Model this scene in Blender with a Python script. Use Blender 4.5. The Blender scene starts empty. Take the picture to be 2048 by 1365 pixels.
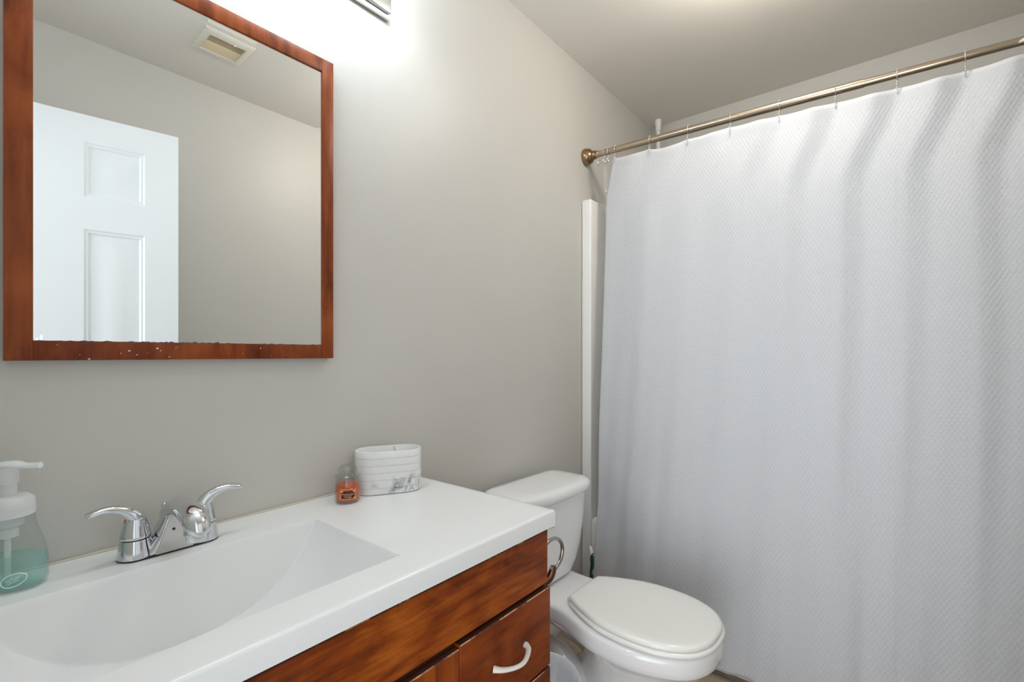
import bpy, bmesh, math, random
from mathutils import Vector, Matrix
S = bpy.context.scene
C = S.collection
PI = math.pi

# ------------------------------------------------------------------ camera, world, exposure
YAW = math.atan2(773, 950)
cam = bpy.data.cameras.new('camera')
cam.sensor_width = 36.0
cam.lens = 950 / 2048 * 36
cam.shift_y = 25.5 / 2048
cam.clip_start = 0.02
co = bpy.data.objects.new('camera', cam); C.objects.link(co)
co.location = (0, 0, 1.16)
co.rotation_euler = (PI/2, 0, YAW - PI/2)
S.camera = co

w = bpy.data.worlds.new('world'); S.world = w; w.use_nodes = True
wn = w.node_tree; bg = wn.nodes['Background']
bg.inputs[0].default_value = (0.91, 0.96, 1.0, 1)
# the hall outside the doorway: dim all round, plus an unseen glow added towards -x to light the curtain
tc = wn.nodes.new('ShaderNodeTexCoord'); dt = wn.nodes.new('ShaderNodeVectorMath'); dt.operation = 'DOT_PRODUCT'
dt.inputs[1].default_value = (-1, 0, 0); wn.links.new(tc.outputs['Generated'], dt.inputs[0])
def wmath(op, a, b):
    n = wn.nodes.new('ShaderNodeMath'); n.operation = op
    for k, q in enumerate((a, b)):
        if hasattr(q, 'node'): wn.links.new(q, n.inputs[k])
        else: n.inputs[k].default_value = q
    return n.outputs[0]
HALL_FILL, HALL_AMB = 5.3, 1.35
st = wmath('ADD', wmath('MULTIPLY', wmath('POWER', wmath('MAXIMUM', dt.outputs['Value'], 0.0), 9.0), HALL_FILL), HALL_AMB)
wn.links.new(st, bg.inputs[1])
VANITY_W, CEIL_W = 29.5, 44.0                                       # emission of the lamp glasses

S.view_settings.view_transform = 'Standard'
S.view_settings.look = 'None'
S.view_settings.exposure = 0.0
S.view_settings.gamma = 1.0
S.view_settings.use_curve_mapping = False
S.cycles.use_denoising = True
S.cycles.max_bounces = 14
S.cycles.diffuse_bounces = 7
S.cycles.transparent_max_bounces = 16
S.cycles.sample_clamp_indirect = 6.0

# room (metres): mirror wall y=1.10, opposite wall y=-.406, doorway wall x=-.05, tub wall x=2.603
WY, OY, LX, RX, CZ = 1.10, -0.406, -0.055, 2.603, 2.445

pd = bpy.data.lights.new('doorway_portal', 'AREA'); pd.shape = 'RECTANGLE'; pd.size = 0.66; pd.size_y = 2.02
pd.cycles.is_portal = True
po = bpy.data.objects.new('doorway_portal', pd); C.objects.link(po)
po.location = (LX - 0.06, 0.135, 1.01); po.rotation_euler = (PI/2, 0, -PI/2)

# ------------------------------------------------------------------ materials
def mat(name, col=(.8, .8, .8), rough=.5, metal=0., spec=.5, **kw):
    m = bpy.data.materials.new(name); m.use_nodes = True
    b = m.node_tree.nodes['Principled BSDF']
    b.inputs['Base Color'].default_value = (*col, 1)
    b.inputs['Roughness'].default_value = rough
    b.inputs['Metallic'].default_value = metal
    b.inputs['Specular IOR Level'].default_value = spec
    for k, v in kw.items():
        b.inputs[k.replace('_', ' ')].default_value = v
    return m

def N(m, t, **kw):
    n = m.node_tree.nodes.new(t)
    for k, v in kw.items(): setattr(n, k, v)
    return n
def L(m, a, b): m.node_tree.links.new(a, b)
def bsdf(m): return m.node_tree.nodes['Principled BSDF']

def coords(m, scale=(1, 1, 1), which='Object'):
    t = N(m, 'ShaderNodeTexCoord'); mp = N(m, 'ShaderNodeMapping')
    mp.inputs['Scale'].default_value = scale
    L(m, t.outputs[which], mp.inputs['Vector'])
    return mp.outputs['Vector']
def noise(m, vec, scale, detail=3, rough=.5, dist=0):
    n = N(m, 'ShaderNodeTexNoise')
    n.inputs['Scale'].default_value = scale; n.inputs['Detail'].default_value = detail
    n.inputs['Roughness'].default_value = rough; n.inputs['Distortion'].default_value = dist
    L(m, vec, n.inputs['Vector']); return n.outputs['Fac']
def ramp(m, fac, stops):
    r = N(m, 'ShaderNodeValToRGB'); e = r.color_ramp.elements
    while len(e) < len(stops): e.new(.5)
    for i, (p, c) in enumerate(stops):
        e[i].position = p; e[i].color = (*c, 1)
    L(m, fac, r.inputs['Fac']); return r.outputs['Color']
def mixc(m, fac, a, b, mode='MIX'):
    n = N(m, 'ShaderNodeMix'); n.data_type = 'RGBA'; n.blend_type = mode
    for s, v in ((0, fac), (6, a), (7, b)):
        if hasattr(v, 'node'): L(m, v, n.inputs[s])
        else: n.inputs[s].default_value = v if s == 0 else (*v, 1)
    return n.outputs[2]
def math_(m, op, a, b=None):
    n = N(m, 'ShaderNodeMath', operation=op)
    for i, v in enumerate((a, b)):
        if v is None: continue
        if hasattr(v, 'node'): L(m, v, n.inputs[i])
        else: n.inputs[i].default_value = v
    return n.outputs[0]
def bump(m, h, strength=.2, dist=.001):
    b = N(m, 'ShaderNodeBump'); b.inputs['Strength'].default_value = strength; b.inputs['Distance'].default_value = dist
    L(m, h, b.inputs['Height']); L(m, b.outputs['Normal'], bsdf(m).inputs['Normal'])

def paint(name, col, rough, sc=170, st=.12):
    m = mat(name, col, rough, spec=.35)
    v = coords(m)
    L(m, mixc(m, noise(m, v, 3, 3), tuple(c*.975 for c in col), tuple(min(1, c*1.02) for c in col)), bsdf(m).inputs['Base Color'])
    bump(m, noise(m, v, sc, 3), st, .0012)
    return m
M = {}
M['wall'] = paint('wall_paint', (.59, .575, .535), .42, 190, .22)
M['ceiling'] = paint('ceiling_paint', (.78, .745, .69), .6, 120, .1)
M['white_paint'] = paint('white_door_paint', (.80, .82, .83), .33, 60, .02)
M['ceramic'] = mat('toilet_china', (.87, .875, .88), .12, spec=.5, Coat_Weight=.3)
M['seat'] = mat('toilet_seat_plastic', (.88, .875, .84), .16, spec=.5)
M['marble'] = mat('cultured_marble', (.85, .86, .855), .16, spec=.5)
M['acrylic'] = mat('tub_acrylic', (.87, .865, .84), .15, spec=.5)
M['chrome'] = mat('chrome', (.70, .715, .735), .05, 1.)
M['nickel'] = mat('brushed_nickel', (.62, .61, .59), .28, 1.)
M['bronze'] = mat('champagne_bronze_rod', (.50, .41, .31), .24, 1.)
M['bronze_cap'] = mat('bronze_flange', (.34, .22, .13), .22, 1.)
M['aged_nickel'] = mat('aged_nickel', (.40, .375, .35), .25, 1.)
M['dark_bronze'] = mat('dark_bronze', (.20, .10, .05), .3, 1.)
M['black'] = mat('black_rubber', (.012, .012, .012), .6)
M['white_plastic'] = mat('white_plastic', (.82, .82, .81), .3)
M['pull'] = mat('white_satin_pull', (.80, .77, .72), .3)
M['silver'] = mat('mirror_silver', (.90, .915, .905), .0, 1.)
M['desilver'] = mat('tarnished_mirror_edge', (.05, .07, .11), .35, .2)
M['caulk'] = mat('aged_caulk', (.62, .56, .46), .6)
m = mat('translucent_white_plastic', (.92, .935, .935), .25); M['frost'] = m
_t = N(m, 'ShaderNodeBsdfTranslucent'); _t.inputs[0].default_value = (.92, .935, .935, 1)
_x = N(m, 'ShaderNodeMixShader'); _x.inputs[0].default_value = .4
L(m, bsdf(m).outputs[0], _x.inputs[1]); L(m, _t.outputs[0], _x.inputs[2]); L(m, _x.outputs[0], m.node_tree.nodes['Material Output'].inputs[0])
M['green'] = mat('green_grip_rubber', (.0, .075, .03), .4)
M['vent_plastic'] = mat('aged_vent_plastic', (.74, .70, .60), .45)
M['vent_slat'] = mat('yellowed_vent_slat', (.72, .60, .40), .45)
M['dark'] = mat('vent_inside', (.035, .022, .010), .9)
M['wick'] = mat('candle_wick', (.05, .04, .03), .9)
M['label_red'] = mat('label_red', (.55, .02, .03), .5)

def wood(name, grain, dark, mid, light, specks=False, big=3.2):
    """stained veneer; grain = scale per axis (small along the grain)"""
    m = mat(name, mid, .36, spec=.22)
    v = coords(m, grain)
    f = noise(m, v, 60, 6, .65, .4)
    v2 = coords(m, tuple(.35 + .65*min(1, g) for g in grain))
    g = noise(m, v2, big*3.0, 5, .6, 1.0)
    k = math_(m, 'ADD', math_(m, 'MULTIPLY', f, .40), math_(m, 'MULTIPLY', g, .60))
    col = ramp(m, k, [(.36, dark), (.50, mid), (.64, light)])
    if specks:
        vo = N(m, 'ShaderNodeTexVoronoi'); vo.inputs['Scale'].default_value = 42
        L(m, coords(m), vo.inputs['Vector'])
        a = math_(m, 'LESS_THAN', vo.outputs['Distance'], .10)
        b = math_(m, 'GREATER_THAN', noise(m, coords(m), 16, 2), .54)
        col = mixc(m, math_(m, 'MULTIPLY', a, b), col, (.80, .66, .50))
    L(m, col, bsdf(m).inputs['Base Color'])
    bump(m, f, .05, .0006)
    return m
DK, MD, LT = (.055, .010, .002), (.245, .046, .005), (.46, .120, .012)
M['wood_x'] = wood('stained_wood_along_x', (.10, 1, 1), DK, MD, LT)
M['wood_z'] = wood('stained_wood_along_z', (1, 1, .10), DK, (.25, .050, .007), (.38, .09, .012))
M['wood_drawer'] = wood('stained_wood_drawer', (.14, 1, 1), (.11, .018, .003), (.225, .042, .006), (.32, .070, .010))
M['frame_z'] = wood('frame_wood_along_z', (1, 1, .12), (.12, .024, .006), (.24, .055, .013), (.34, .088, .022))
M['frame_b'] = wood('frame_wood_bottom', (1, 1, .12), (.10, .018, .005), (.21, .043, .010), (.31, .075, .016))
M['wood_shadow'] = mat('cabinet_shadow_wood', (.06, .014, .004), .6)  # shade in the gaps and on the front tops, painted as dark wood
# worn edges: the stain rubbed off to bare board in patches
m = mat('worn_wood_edge', (.5, .3, .2), .5)
v = coords(m, (1, 1, 1))
L(m, ramp(m, noise(m, v, 26, 5, .6), [(.44, (.10, .022, .006)), (.52, (.62, .36, .22))]), bsdf(m).inputs['Base Color'])
M['worn'] = m
m = mat('lightly_worn_edge', (.5, .3, .2), .5)
v = coords(m, (1, 1, 1))
L(m, ramp(m, noise(m, v, 14, 5, .65), [(.56, (.07, .016, .004)), (.62, (.60, .32, .12))]), bsdf(m).inputs['Base Color'])
M['worn_light'] = m

# floor: beige vinyl tile
m = mat('vinyl_floor', (.42, .33, .24), .35)
br = N(m, 'ShaderNodeTexBrick'); br.offset = 0
br.inputs['Scale'].default_value = 1; br.inputs['Brick Width'].default_value = .3; br.inputs['Row Height'].default_value = .3
br.inputs['Mortar Size'].default_value = .004
v = coords(m); L(m, v, br.inputs['Vector'])
a = ramp(m, noise(m, v, 9, 6, .6), [(.3, (.33, .24, .16)), (.7, (.50, .39, .28))])
L(m, a, br.inputs['Color1']); L(m, a, br.inputs['Color2']); br.inputs['Mortar'].default_value = (.30, .22, .15, 1)
L(m, br.outputs['Color'], bsdf(m).inputs['Base Color'])
M['floor'] = m

# curtain cloth: waffle weave driven by the cloth's own UV (metres)
m = mat('waffle_cloth', (.68, .695, .725), .85, spec=.15)
uv = N(m, 'ShaderNodeUVMap'); uv.uv_map = 'cloth'
sp = N(m, 'ShaderNodeSeparateXYZ'); L(m, uv.outputs['UV'], sp.inputs[0])
cx_ = math_(m, 'COSINE', math_(m, 'MULTIPLY', sp.outputs[0], 2*PI/.0125))
cy_ = math_(m, 'COSINE', math_(m, 'MULTIPLY', sp.outputs[1], PI/.0108))
h = math_(m, 'ADD', math_(m, 'MULTIPLY', cx_, cy_), math_(m, 'MULTIPLY', math_(m, 'ABSOLUTE', cy_), .35))
hem = N(m, 'ShaderNodeMapRange'); hem.inputs['From Min'].default_value = .034; hem.inputs['From Max'].default_value = .038; hem.inputs['To Min'].default_value = .4
L(m, sp.outputs[1], hem.inputs['Value'])
h = math_(m, 'MULTIPLY', h, hem.outputs['Result'])
bump(m, h, .5, .0009)
tr = N(m, 'ShaderNodeBsdfTranslucent'); tr.inputs[0].default_value = (.80, .80, .81, 1)
mx = N(m, 'ShaderNodeMixShader'); mx.inputs[0].default_value = .16
L(m, bsdf(m).outputs[0], mx.inputs[1]); L(m, tr.outputs[0], mx.inputs[2])
L(m, mx.outputs[0], m.node_tree.nodes['Material Output'].inputs[0])
M['cloth'] = m

def clear(name, tint, gloss_rough=.03, ior=1.3, haze=0., hazecol=(.9, .9, .9)):
    """thin clear sheet: tinted see-through with a fresnel reflection"""
    m = bpy.data.materials.new(name); m.use_nodes = True
    nt = m.node_tree; nt.nodes.remove(nt.nodes['Principled BSDF'])
    t = N(m, 'ShaderNodeBsdfTransparent'); t.inputs[0].default_value = (*tint, 1)
    g = N(m, 'ShaderNodeBsdfGlossy'); g.inputs['Roughness'].default_value = gloss_rough
    d = N(m, 'ShaderNodeBsdfDiffuse'); d.inputs[0].default_value = (*hazecol, 1)
    lw = N(m, 'ShaderNodeLayerWeight'); lw.inputs[0].default_value = .5
    f0 = ((ior-1)/(ior+1))**2
    fr = math_(m, 'ADD', math_(m, 'MULTIPLY', math_(m, 'POWER', lw.outputs['Facing'], 4.), .75), f0)
    a = N(m, 'ShaderNodeMixShader'); a.inputs[0].default_value = haze
    L(m, t.outputs[0], a.inputs[1]); L(m, d.outputs[0], a.inputs[2])
    b = N(m, 'ShaderNodeMixShader')
    L(m, fr, b.inputs[0]); L(m, a.outputs[0], b.inputs[1]); L(m, g.outputs[0], b.inputs[2])
    L(m, b.outputs[0], nt.nodes['Material Output'].inputs[0])
    return m
M['liner'] = clear('clear_vinyl_liner', (.93, .93, .91), .08, 1.5, .16)
M['bottle'] = clear('clear_bottle_plastic', (.93, .955, .95), .04, 1.4, .03)
M['jar'] = clear('clear_jar_glass', (.90, .91, .89), .05, 1.7, .012)
M['soap'] = clear('teal_soap', (.76, .93, .91), .05, 1.25, .24, (.60, .86, .82))
M['bag'] = clear('white_bin_bag', (.90, .93, .96), .22, 1.45, .85, (.85, .90, .95))
m = mat('orange_wax', (.76, .11, .02), .45, spec=.3); M['wax'] = m
b = bsdf(m); b.inputs['Subsurface Weight'].default_value = .3; b.inputs['Subsurface Radius'].default_value = (.01, .004, .002); b.inputs['Subsurface Scale'].default_value = .5
M['label_orange'] = mat('label_orange', (.85, .22, .02), .5)
M['label_dark'] = mat('label_maroon', (.085, .006, .012), .5)
M['label_cream'] = mat('label_cream', (.92, .72, .48), .5)
m = mat('speckled_label_orange', (.85, .22, .02), .5)
v = coords(m); L(m, ramp(m, noise(m, v, 260, 4), [(.4, (.72, .12, .012)), (.65, (.90, .34, .05))]), bsdf(m).inputs['Base Color']); M['label_orange'] = m

m = mat('veined_white_resin', (.82, .82, .82), .3); M['resin'] = m
v = coords(m, (1, 1, .45))
n1 = noise(m, v, 21, 5, .6, 1.6)
vein = math_(m, 'SUBTRACT', 1.0, math_(m, 'MULTIPLY', math_(m, 'ABSOLUTE', math_(m, 'SUBTRACT', n1, .5)), 13.0))
vein = math_(m, 'MULTIPLY', math_(m, 'MAXIMUM', vein, 0.), math_(m, 'MAXIMUM', math_(m, 'MULTIPLY', math_(m, 'SUBTRACT', noise(m, coords(m), 17, 2), .50), 6.), 0.))
zz = N(m, 'ShaderNodeSeparateXYZ'); L(m, coords(m), zz.inputs[0])
low = math_(m, 'MINIMUM', math_(m, 'MAXIMUM', math_(m, 'MULTIPLY', math_(m, 'SUBTRACT', .075, zz.outputs[2]), 22.), .12), 1.)
vein = math_(m, 'MINIMUM', math_(m, 'MULTIPLY', vein, low), 1.)
L(m, mixc(m, vein, (.82, .82, .82), (.16, .16, .19)), bsdf(m).inputs['Base Color'])

def lamp(name, col, strength):
    m = mat(name, (.9, .9, .88), .3)
    b = bsdf(m); b.inputs['Emission Color'].default_value = (*col, 1); b.inputs['Emission Strength'].default_value = strength
    return m
M['vanity_glass'] = lamp('lit_vanity_shade', (.86, .97, 1.08), VANITY_W)
M['ceiling_glass'] = lamp('lit_ceiling_dome', (1.0, .935, .85), CEIL_W)

# ------------------------------------------------------------------ builders
def obj(name, bm, mats, parent=None, smooth=40, loc=None, rot=None):
    me = bpy.data.meshes.new(name)
    bmesh.ops.recalc_face_normals(bm, faces=bm.faces[:])
    bm.to_mesh(me); bm.free()
    for x in (mats if isinstance(mats, (list, tuple)) else [mats]): me.materials.append(x)
    if smooth:
        for p in me.polygons: p.use_smooth = True
        me.set_sharp_from_angle(angle=math.radians(smooth))
    o = bpy.data.objects.new(name, me); C.objects.link(o)
    if parent: o.parent = parent
    if loc: o.location = loc
    if rot: o.rotation_euler = rot
    return o
def tag(o, label=None, cat=None, group=None, kind=None):
    for k, v in (('label', label), ('category', cat), ('group', group), ('kind', kind)):
        if v: o[k] = v
    return o
def thing(name, label, cat, loc=(0, 0, 0), rz=0, group=None):
    o = bpy.data.objects.new(name, None); C.objects.link(o)
    o.empty_display_size = .05; o.location = loc; o.rotation_euler = (0, 0, rz)
    return tag(o, label, cat, group)
def struct(name, bm, m, label=None, smooth=40, cat=None):
    o = obj(name, bm, m, None, smooth); o['kind'] = 'structure'
    if label: o['label'] = label
    if cat: o['category'] = cat
    return o

def box(bm, a, b, bev=0, seg=2, mi=0):
    a, b = Vector(a), Vector(b)
    r = bmesh.ops.create_cube(bm, size=1)
    vs = r['verts']
    for v in vs: v.co = Vector([(a[i] + b[i])/2 + v.co[i]*(b[i] - a[i]) for i in range(3)])
    fs = set(f for v in vs for f in v.link_faces)
    if mi:
        for f in fs: f.material_index = mi
    if bev:
        es = list(set(e for v in vs for e in v.link_edges))
        bmesh.ops.bevel(bm, geom=es, offset=bev, segments=seg, affect='EDGES', profile=.5, clamp_overlap=True)
    return bm
def loft(bm, rings, cap0=True, cap1=True, closed=True, mi=0):
    rows = [[bm.verts.new(p) for p in r] for r in rings]
    n = len(rows[0])
    for a, b in zip(rows, rows[1:]):
        for i in range(n if closed else n - 1):
            j = (i + 1) % n
            f = bm.faces.new((a[i], a[j], b[j], b[i])); f.material_index = mi
    if closed and cap0: bm.faces.new(rows[0][::-1]).material_index = mi
    if closed and cap1: bm.faces.new(rows[-1]).material_index = mi
    return rows
def lathe(bm, prof, c=(0, 0, 0), n=40, sx=1, sy=1, cap0=True, cap1=True, mi=0, axis='Z'):
    rings = []
    for r, z in prof:
        ring = []
        for i in range(n):
            a = 2*PI*i/n
            p = (max(r, 1e-5)*math.cos(a)*sx, max(r, 1e-5)*math.sin(a)*sy, z)
            if axis == 'Y': p = (p[0], z, p[1])
            if axis == 'X': p = (z, p[0], p[1])
            ring.append((c[0]+p[0], c[1]+p[1], c[2]+p[2]))
        rings.append(ring)
    return loft(bm, rings, cap0, cap1, mi=mi)
def cr(pts, n, closed=False):
    """Catmull-Rom through pts, n samples per span"""
    P = [Vector(p) for p in pts]; out = []; k = len(P)
    rng = range(k if closed else k - 1)
    for i in rng:
        if closed: p0, p1, p2, p3 = P[i-1], P[i], P[(i+1) % k], P[(i+2) % k]
        else: p0, p1, p2, p3 = P[max(i-1, 0)], P[i], P[i+1], P[min(i+2, k-1)]
        for j in range(n):
            t = j/n
            out.append(.5*((2*p1) + (p2-p0)*t + (2*p0-5*p1+4*p2-p3)*t*t + (3*p1-p0-3*p2+p3)*t**3))
    if not closed: out.append(P[-1].copy())
    return out
def resample(pts, n, closed=True):
    P = pts + ([pts[0]] if closed else [])
    d = [0]
    for a, b in zip(P, P[1:]): d.append(d[-1] + (b-a).length)
    out = []; k = 0
    for i in range(n):
        s = d[-1]*i/(n if closed else n-1)
        while k < len(d)-2 and d[k+1] < s: k += 1
        u = 0 if d[k+1] == d[k] else (s-d[k])/(d[k+1]-d[k])
        out.append(P[k].lerp(P[k+1], u))
    return out
def tube(bm, path, rad, n=12, sub=6, sx=1, up=None, mi=0, closed=False):
    """sweep; rad = number or list of numbers / (width, height) pairs per control point"""
    k = len(path)
    R = rad if isinstance(rad, (list, tuple)) else [rad]*k
    R = [r if isinstance(r, (list, tuple)) else (r, r) for r in R]
    P = cr(path, sub, closed) if sub > 1 else [Vector(p) for p in path]
    RR = [Vector((a, b, 0)) for a, b in R]
    RR = cr(RR, sub, closed) if sub > 1 else RR
    rings = []; m = len(P); nrm = None
    for i in range(m):
        if closed: t = P[(i+1) % m] - P[i-1]
        else: t = P[min(i+1, m-1)] - P[max(i-1, 0)]
        t.normalize()
        if nrm is None:
            u = Vector(up) if up else (Vector((0, 0, 1)) if abs(t.z) < .9 else Vector((1, 0, 0)))
            nrm = (u - t*u.dot(t)).normalized()
        else: nrm = (nrm - t*nrm.dot(t)).normalized()
        b = t.cross(nrm)
        rings.append([P[i] + b*math.cos(2*PI*j/n)*max(RR[i].x, 1e-4) + nrm*math.sin(2*PI*j/n)*max(RR[i].y, 1e-4) for j in range(n)])
    if closed: rings.append(rings[0])
    rows = loft(bm, rings, not closed, not closed, mi=mi)
    if closed: bmesh.ops.remove_doubles(bm, verts=bm.verts[:], dist=1e-6)
    return rows
def ball(bm, c, r, n=12, s=(1, 1, 1), mi=0):
    k = max(6, n//2)
    lathe(bm, [(r*math.sin(PI*i/k)*1, -r*math.cos(PI*i/k)*s[2]) for i in range(k+1)], c, n, s[0], s[1], mi=mi)
def outline(half, n=96):
    """closed outline from half points (x>=0, y) listed from front centre to back centre"""
    P = [Vector((x, y, 0)) for x, y in half]
    full = P + [Vector((-p.x, p.y, 0)) for p in P[-2:0:-1]]
    return resample(cr(full, 8, True), n)
def scaled(o, k, about=None):
    """inset (negative k) or grow an outline by k metres along its normals"""
    n = len(o); out = []
    for i in range(n):
        t = (o[(i+1) % n] - o[i-1]).normalized()
        nn = Vector((t.y, -t.x, 0))
        out.append(o[i] + nn*k)
    return out
def area_sign(o): return sum(a.x*b.y - b.x*a.y for a, b in zip(o, o[1:] + o[:1]))

# ------------------------------------------------------------------ the room
bm = bmesh.new(); box(bm, (LX-.12, WY, 0), (RX+.1, WY+.1, CZ)); struct('wall_back', bm, M['wall'], smooth=0)
bm = bmesh.new(); box(bm, (LX-.12, OY-.1, 0), (RX+.1, OY, CZ)); struct('wall_front', bm, M['wall'], smooth=0)
bm = bmesh.new(); box(bm, (RX, OY, 0), (RX+.1, WY, CZ)); struct('wall_right', bm, M['wall'], smooth=0)
D0, D1, DH = -.245, .475, 2.06          # doorway in the left wall
bm = bmesh.new()
box(bm, (LX-.12, OY, 0), (LX, D0, CZ)); box(bm, (LX-.12, D1, 0), (LX, WY, CZ)); box(bm, (LX-.12, D0, DH), (LX, D1, CZ))
struct('wall_left', bm, M['wall'], smooth=0)
bm = bmesh.new(); box(bm, (LX-.12, OY-.1, -.1), (RX+.1, WY+.1, 0)); struct('floor', bm, M['floor'], smooth=0)
bm = bmesh.new(); box(bm, (LX-.12, OY-.1, CZ), (RX+.1, WY+.1, CZ+.1)); struct('ceiling', bm, M['ceiling'], smooth=0)
bm = bmesh.new(); box(bm, (.90, WY-.013, 0), (1.83, WY, .085), .004); struct('baseboard_back', bm, M['white_paint'])
bm = bmesh.new(); box(bm, (LX, OY, 0), (1.83, OY+.013, .085), .004); struct('baseboard_front', bm, M['white_paint'])

# open six-panel door, seen in the mirror
FE = Vector((.645, -.116, 0)); dv = Vector((.2264-.645, -.189+.116, 0)).normalized()
DW, DT = .683, .035
bm = bmesh.new()
xs = [0, .108, .287, .396, .575, DW]
zs = [.01, .25, .70, .80, 1.622, 1.741, 1.944, 2.044]
def panel(bm, x0, x1, z0, z1, y, sgn):
    # moulded, raised panel: steps in and back out
    steps = [(0, 0), (.006, .004), (.012, .0045), (.018, .009), (.034, .0095), (.060, .003)]
    rows = []
    for ins, dep in steps:
        yy = y + sgn*dep
        rows.append([(x0+ins, yy, z0+ins), (x1-ins, yy, z0+ins), (x1-ins, yy, z1-ins), (x0+ins, yy, z1-ins)])
    loft(bm, rows, False, True)
for y, sgn in ((0, -1), (-DT, 1)):
    for i in range(5):
        for j in range(7):
            x0, x1, z0, z1 = xs[i], xs[i+1], zs[j], zs[j+1]
            if i in (1, 3) and j in (1, 3, 5): panel(bm, x0, x1, z0, z1, y, sgn)
            else: bm.faces.new([bm.verts.new(p) for p in ((x0, y, z0), (x1, y, z0), (x1, y, z1), (x0, y, z1))])
for a, b in (((0, zs[0]), (0, zs[-1])), ((DW, zs[0]), (DW, zs[-1])), ((0, zs[0]), (DW, zs[0])), ((0, zs[-1]), (DW, zs[-1]))):
    bm.faces.new([bm.verts.new(p) for p in ((a[0], 0, a[1]), (b[0], 0, b[1]), (b[0], -DT, b[1]), (a[0], -DT, a[1]))])
bmesh.ops.remove_doubles(bm, verts=bm.verts[:], dist=1e-5)
mdoor = mat('door_woodgrain_paint', (.80, .825, .845), .55, spec=.25)
bump(mdoor, noise(mdoor, coords(mdoor, (1, 1, .06)), 160, 4), .25, .0008)
d = obj('door_1', bm, mdoor, None, 25)
# local +y (panelled face) must look to the mirror wall: local x runs from the free edge to the hinge
d.matrix_world = Matrix(((dv.x, -(-dv.y), 0, FE.x), (dv.y, -dv.x, 0, FE.y), (0, 0, 1, 0), (0, 0, 0, 1)))
d['kind'] = 'structure'; d['label'] = 'white six-panel door standing open, reflected in the mirror'

# ------------------------------------------------------------------ exhaust vent in the ceiling (seen in the mirror)
vt = thing('ceiling_vent', 'square yellowed exhaust grille in the ceiling, reflected in the mirror', 'vent', (.777, -.02, CZ))
bm = bmesh.new()
H, I = .092, .062
def ringbox(bm, H0, H1, I0, I1, z0, z1, mi=0):
    q = lambda hx, hy, z: [(-hx, -hy, z), (hx, -hy, z), (hx, hy, z), (-hx, hy, z)]
    loft(bm, [q(I0, I1, z0), q(I0+.002, I1+.002, z1), q(H0-.01, H1-.01, z1), q(H0, H1, z1+.006), q(H0, H1, z0), q(I0, I1, z0)], False, False, mi=mi)
ringbox(bm, H, H, .066, .058, -.0005, -.014)
ball(bm, (.020, .066, -.015), .006, 10); ball(bm, (.0, -.066, -.015), .004, 10)
obj('grille_frame', bm, M['vent_plastic'], vt)
bm = bmesh.new(); box(bm, (-.067, -.059, -.002), (.067, .059, -.0006)); obj('duct_opening', bm, M['dark'], vt, 0)
for k in range(20):
    y = -.055 + k*.0058
    bm = bmesh.new()
    sg = 1 if k < 11 else -1
    a = math.radians(38 if sg > 0 else -24)
    hw = .0033 if sg > 0 else .0026
    dy, dz = hw*math.cos(a), hw*math.sin(a)
    e = .0007
    loft(bm, [[(x, y-dy, -.008-dz-e), (x, y+dy, -.008+dz-e), (x, y+dy, -.008+dz+e), (x, y-dy, -.008-dz+e)] for x in (-.066, .066)])
    obj('louver_slat', bm, M['vent_slat'], vt, 0)

# ------------------------------------------------------------------ framed mirror
mx0, mx1, mz0, mz1, fw = .0745, .6295, 1.149, 1.874, .032
yf = 1.079
mr = thing('wall_mirror', 'red-brown wood framed mirror hung on the grey wall above the sink', 'mirror', (mx0, WY, mz0))
def rail(name, a, b, m):
    bm = bmesh.new(); box(bm, a, b, .0007, 2)
    o = obj(name, bm, m, mr); o.location = Vector((-mx0, -WY, -mz0)); return o
rail('frame_stile', (mx0, yf, mz0), (mx0+fw, WY-.001, mz1), M['frame_z'])
rail('frame_stile', (mx1-fw+.003, yf, mz0), (mx1, WY-.001, mz1), M['frame_z'])
rail('frame_rail', (mx0+fw, yf, mz1-fw), (mx1-fw+.003, WY-.001, mz1), M['frame_z'])
rail('frame_rail', (mx0+fw, yf, mz0), (mx1-fw+.003, WY-.001, mz0+fw), M['frame_b'])
random.seed(21)
bm = bmesh.new()
for fx, fz, r in ((.155, .016, .0017), (.166, .009, .0010), (.143, .012, .0008), (.197, .021, .0018), (.202, .0165, .0011), (.216, .005, .0011), (.229, .024, .0009), (.226, .021, .0007), (.100, .002, .0014), (.182, .0125, .0006), (.383, .023, .0013), (.347, .012, .0007), (.405, .006, .0006), (.440, .008, .0006), (.060, .026, .0006), (.088, .009, .0007)):
    pts = [(mx0+fx + r*(.7+.6*random.random())*math.cos(t)*1.25, mz0+fz + r*(.6+.6*random.random())*math.sin(t)*.8) for t in [2*PI*k/8 for k in range(8)]]
    loft(bm, [[(px, yf+.0003, pz) for px, pz in pts], [(px, yf-.00015, pz) for px, pz in pts]])
o = obj('paint_flecks', bm, M['label_cream'], mr, 0); o.location = Vector((-mx0, -WY, -mz0)); o['kind'] = 'stuff'; o['label'] = 'pale paint chips on the bottom rail'
gx0, gx1, gz0, gz1, gy = mx0+fw, mx1-fw+.003, mz0+fw, mz1-fw, 1.083
bm = bmesh.new()
bv = .011
q = lambda k, y: [(gx0+k, y, gz0+k), (gx1-k, y, gz0+k), (gx1-k, y, gz1-k), (gx0+k, y, gz1-k)]
loft(bm, [q(0, WY-.004), q(0, gy-.00010), q(bv, gy)], True, True)
g = obj('mirror_glass', bm, M['silver'], mr, 0); g.location = Vector((-mx0, -WY, -mz0)); g['label'] = 'bevelled silver mirror glass'
random.seed(4)
bm = bmesh.new()
x = gx0
top, bot = [], []
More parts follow.
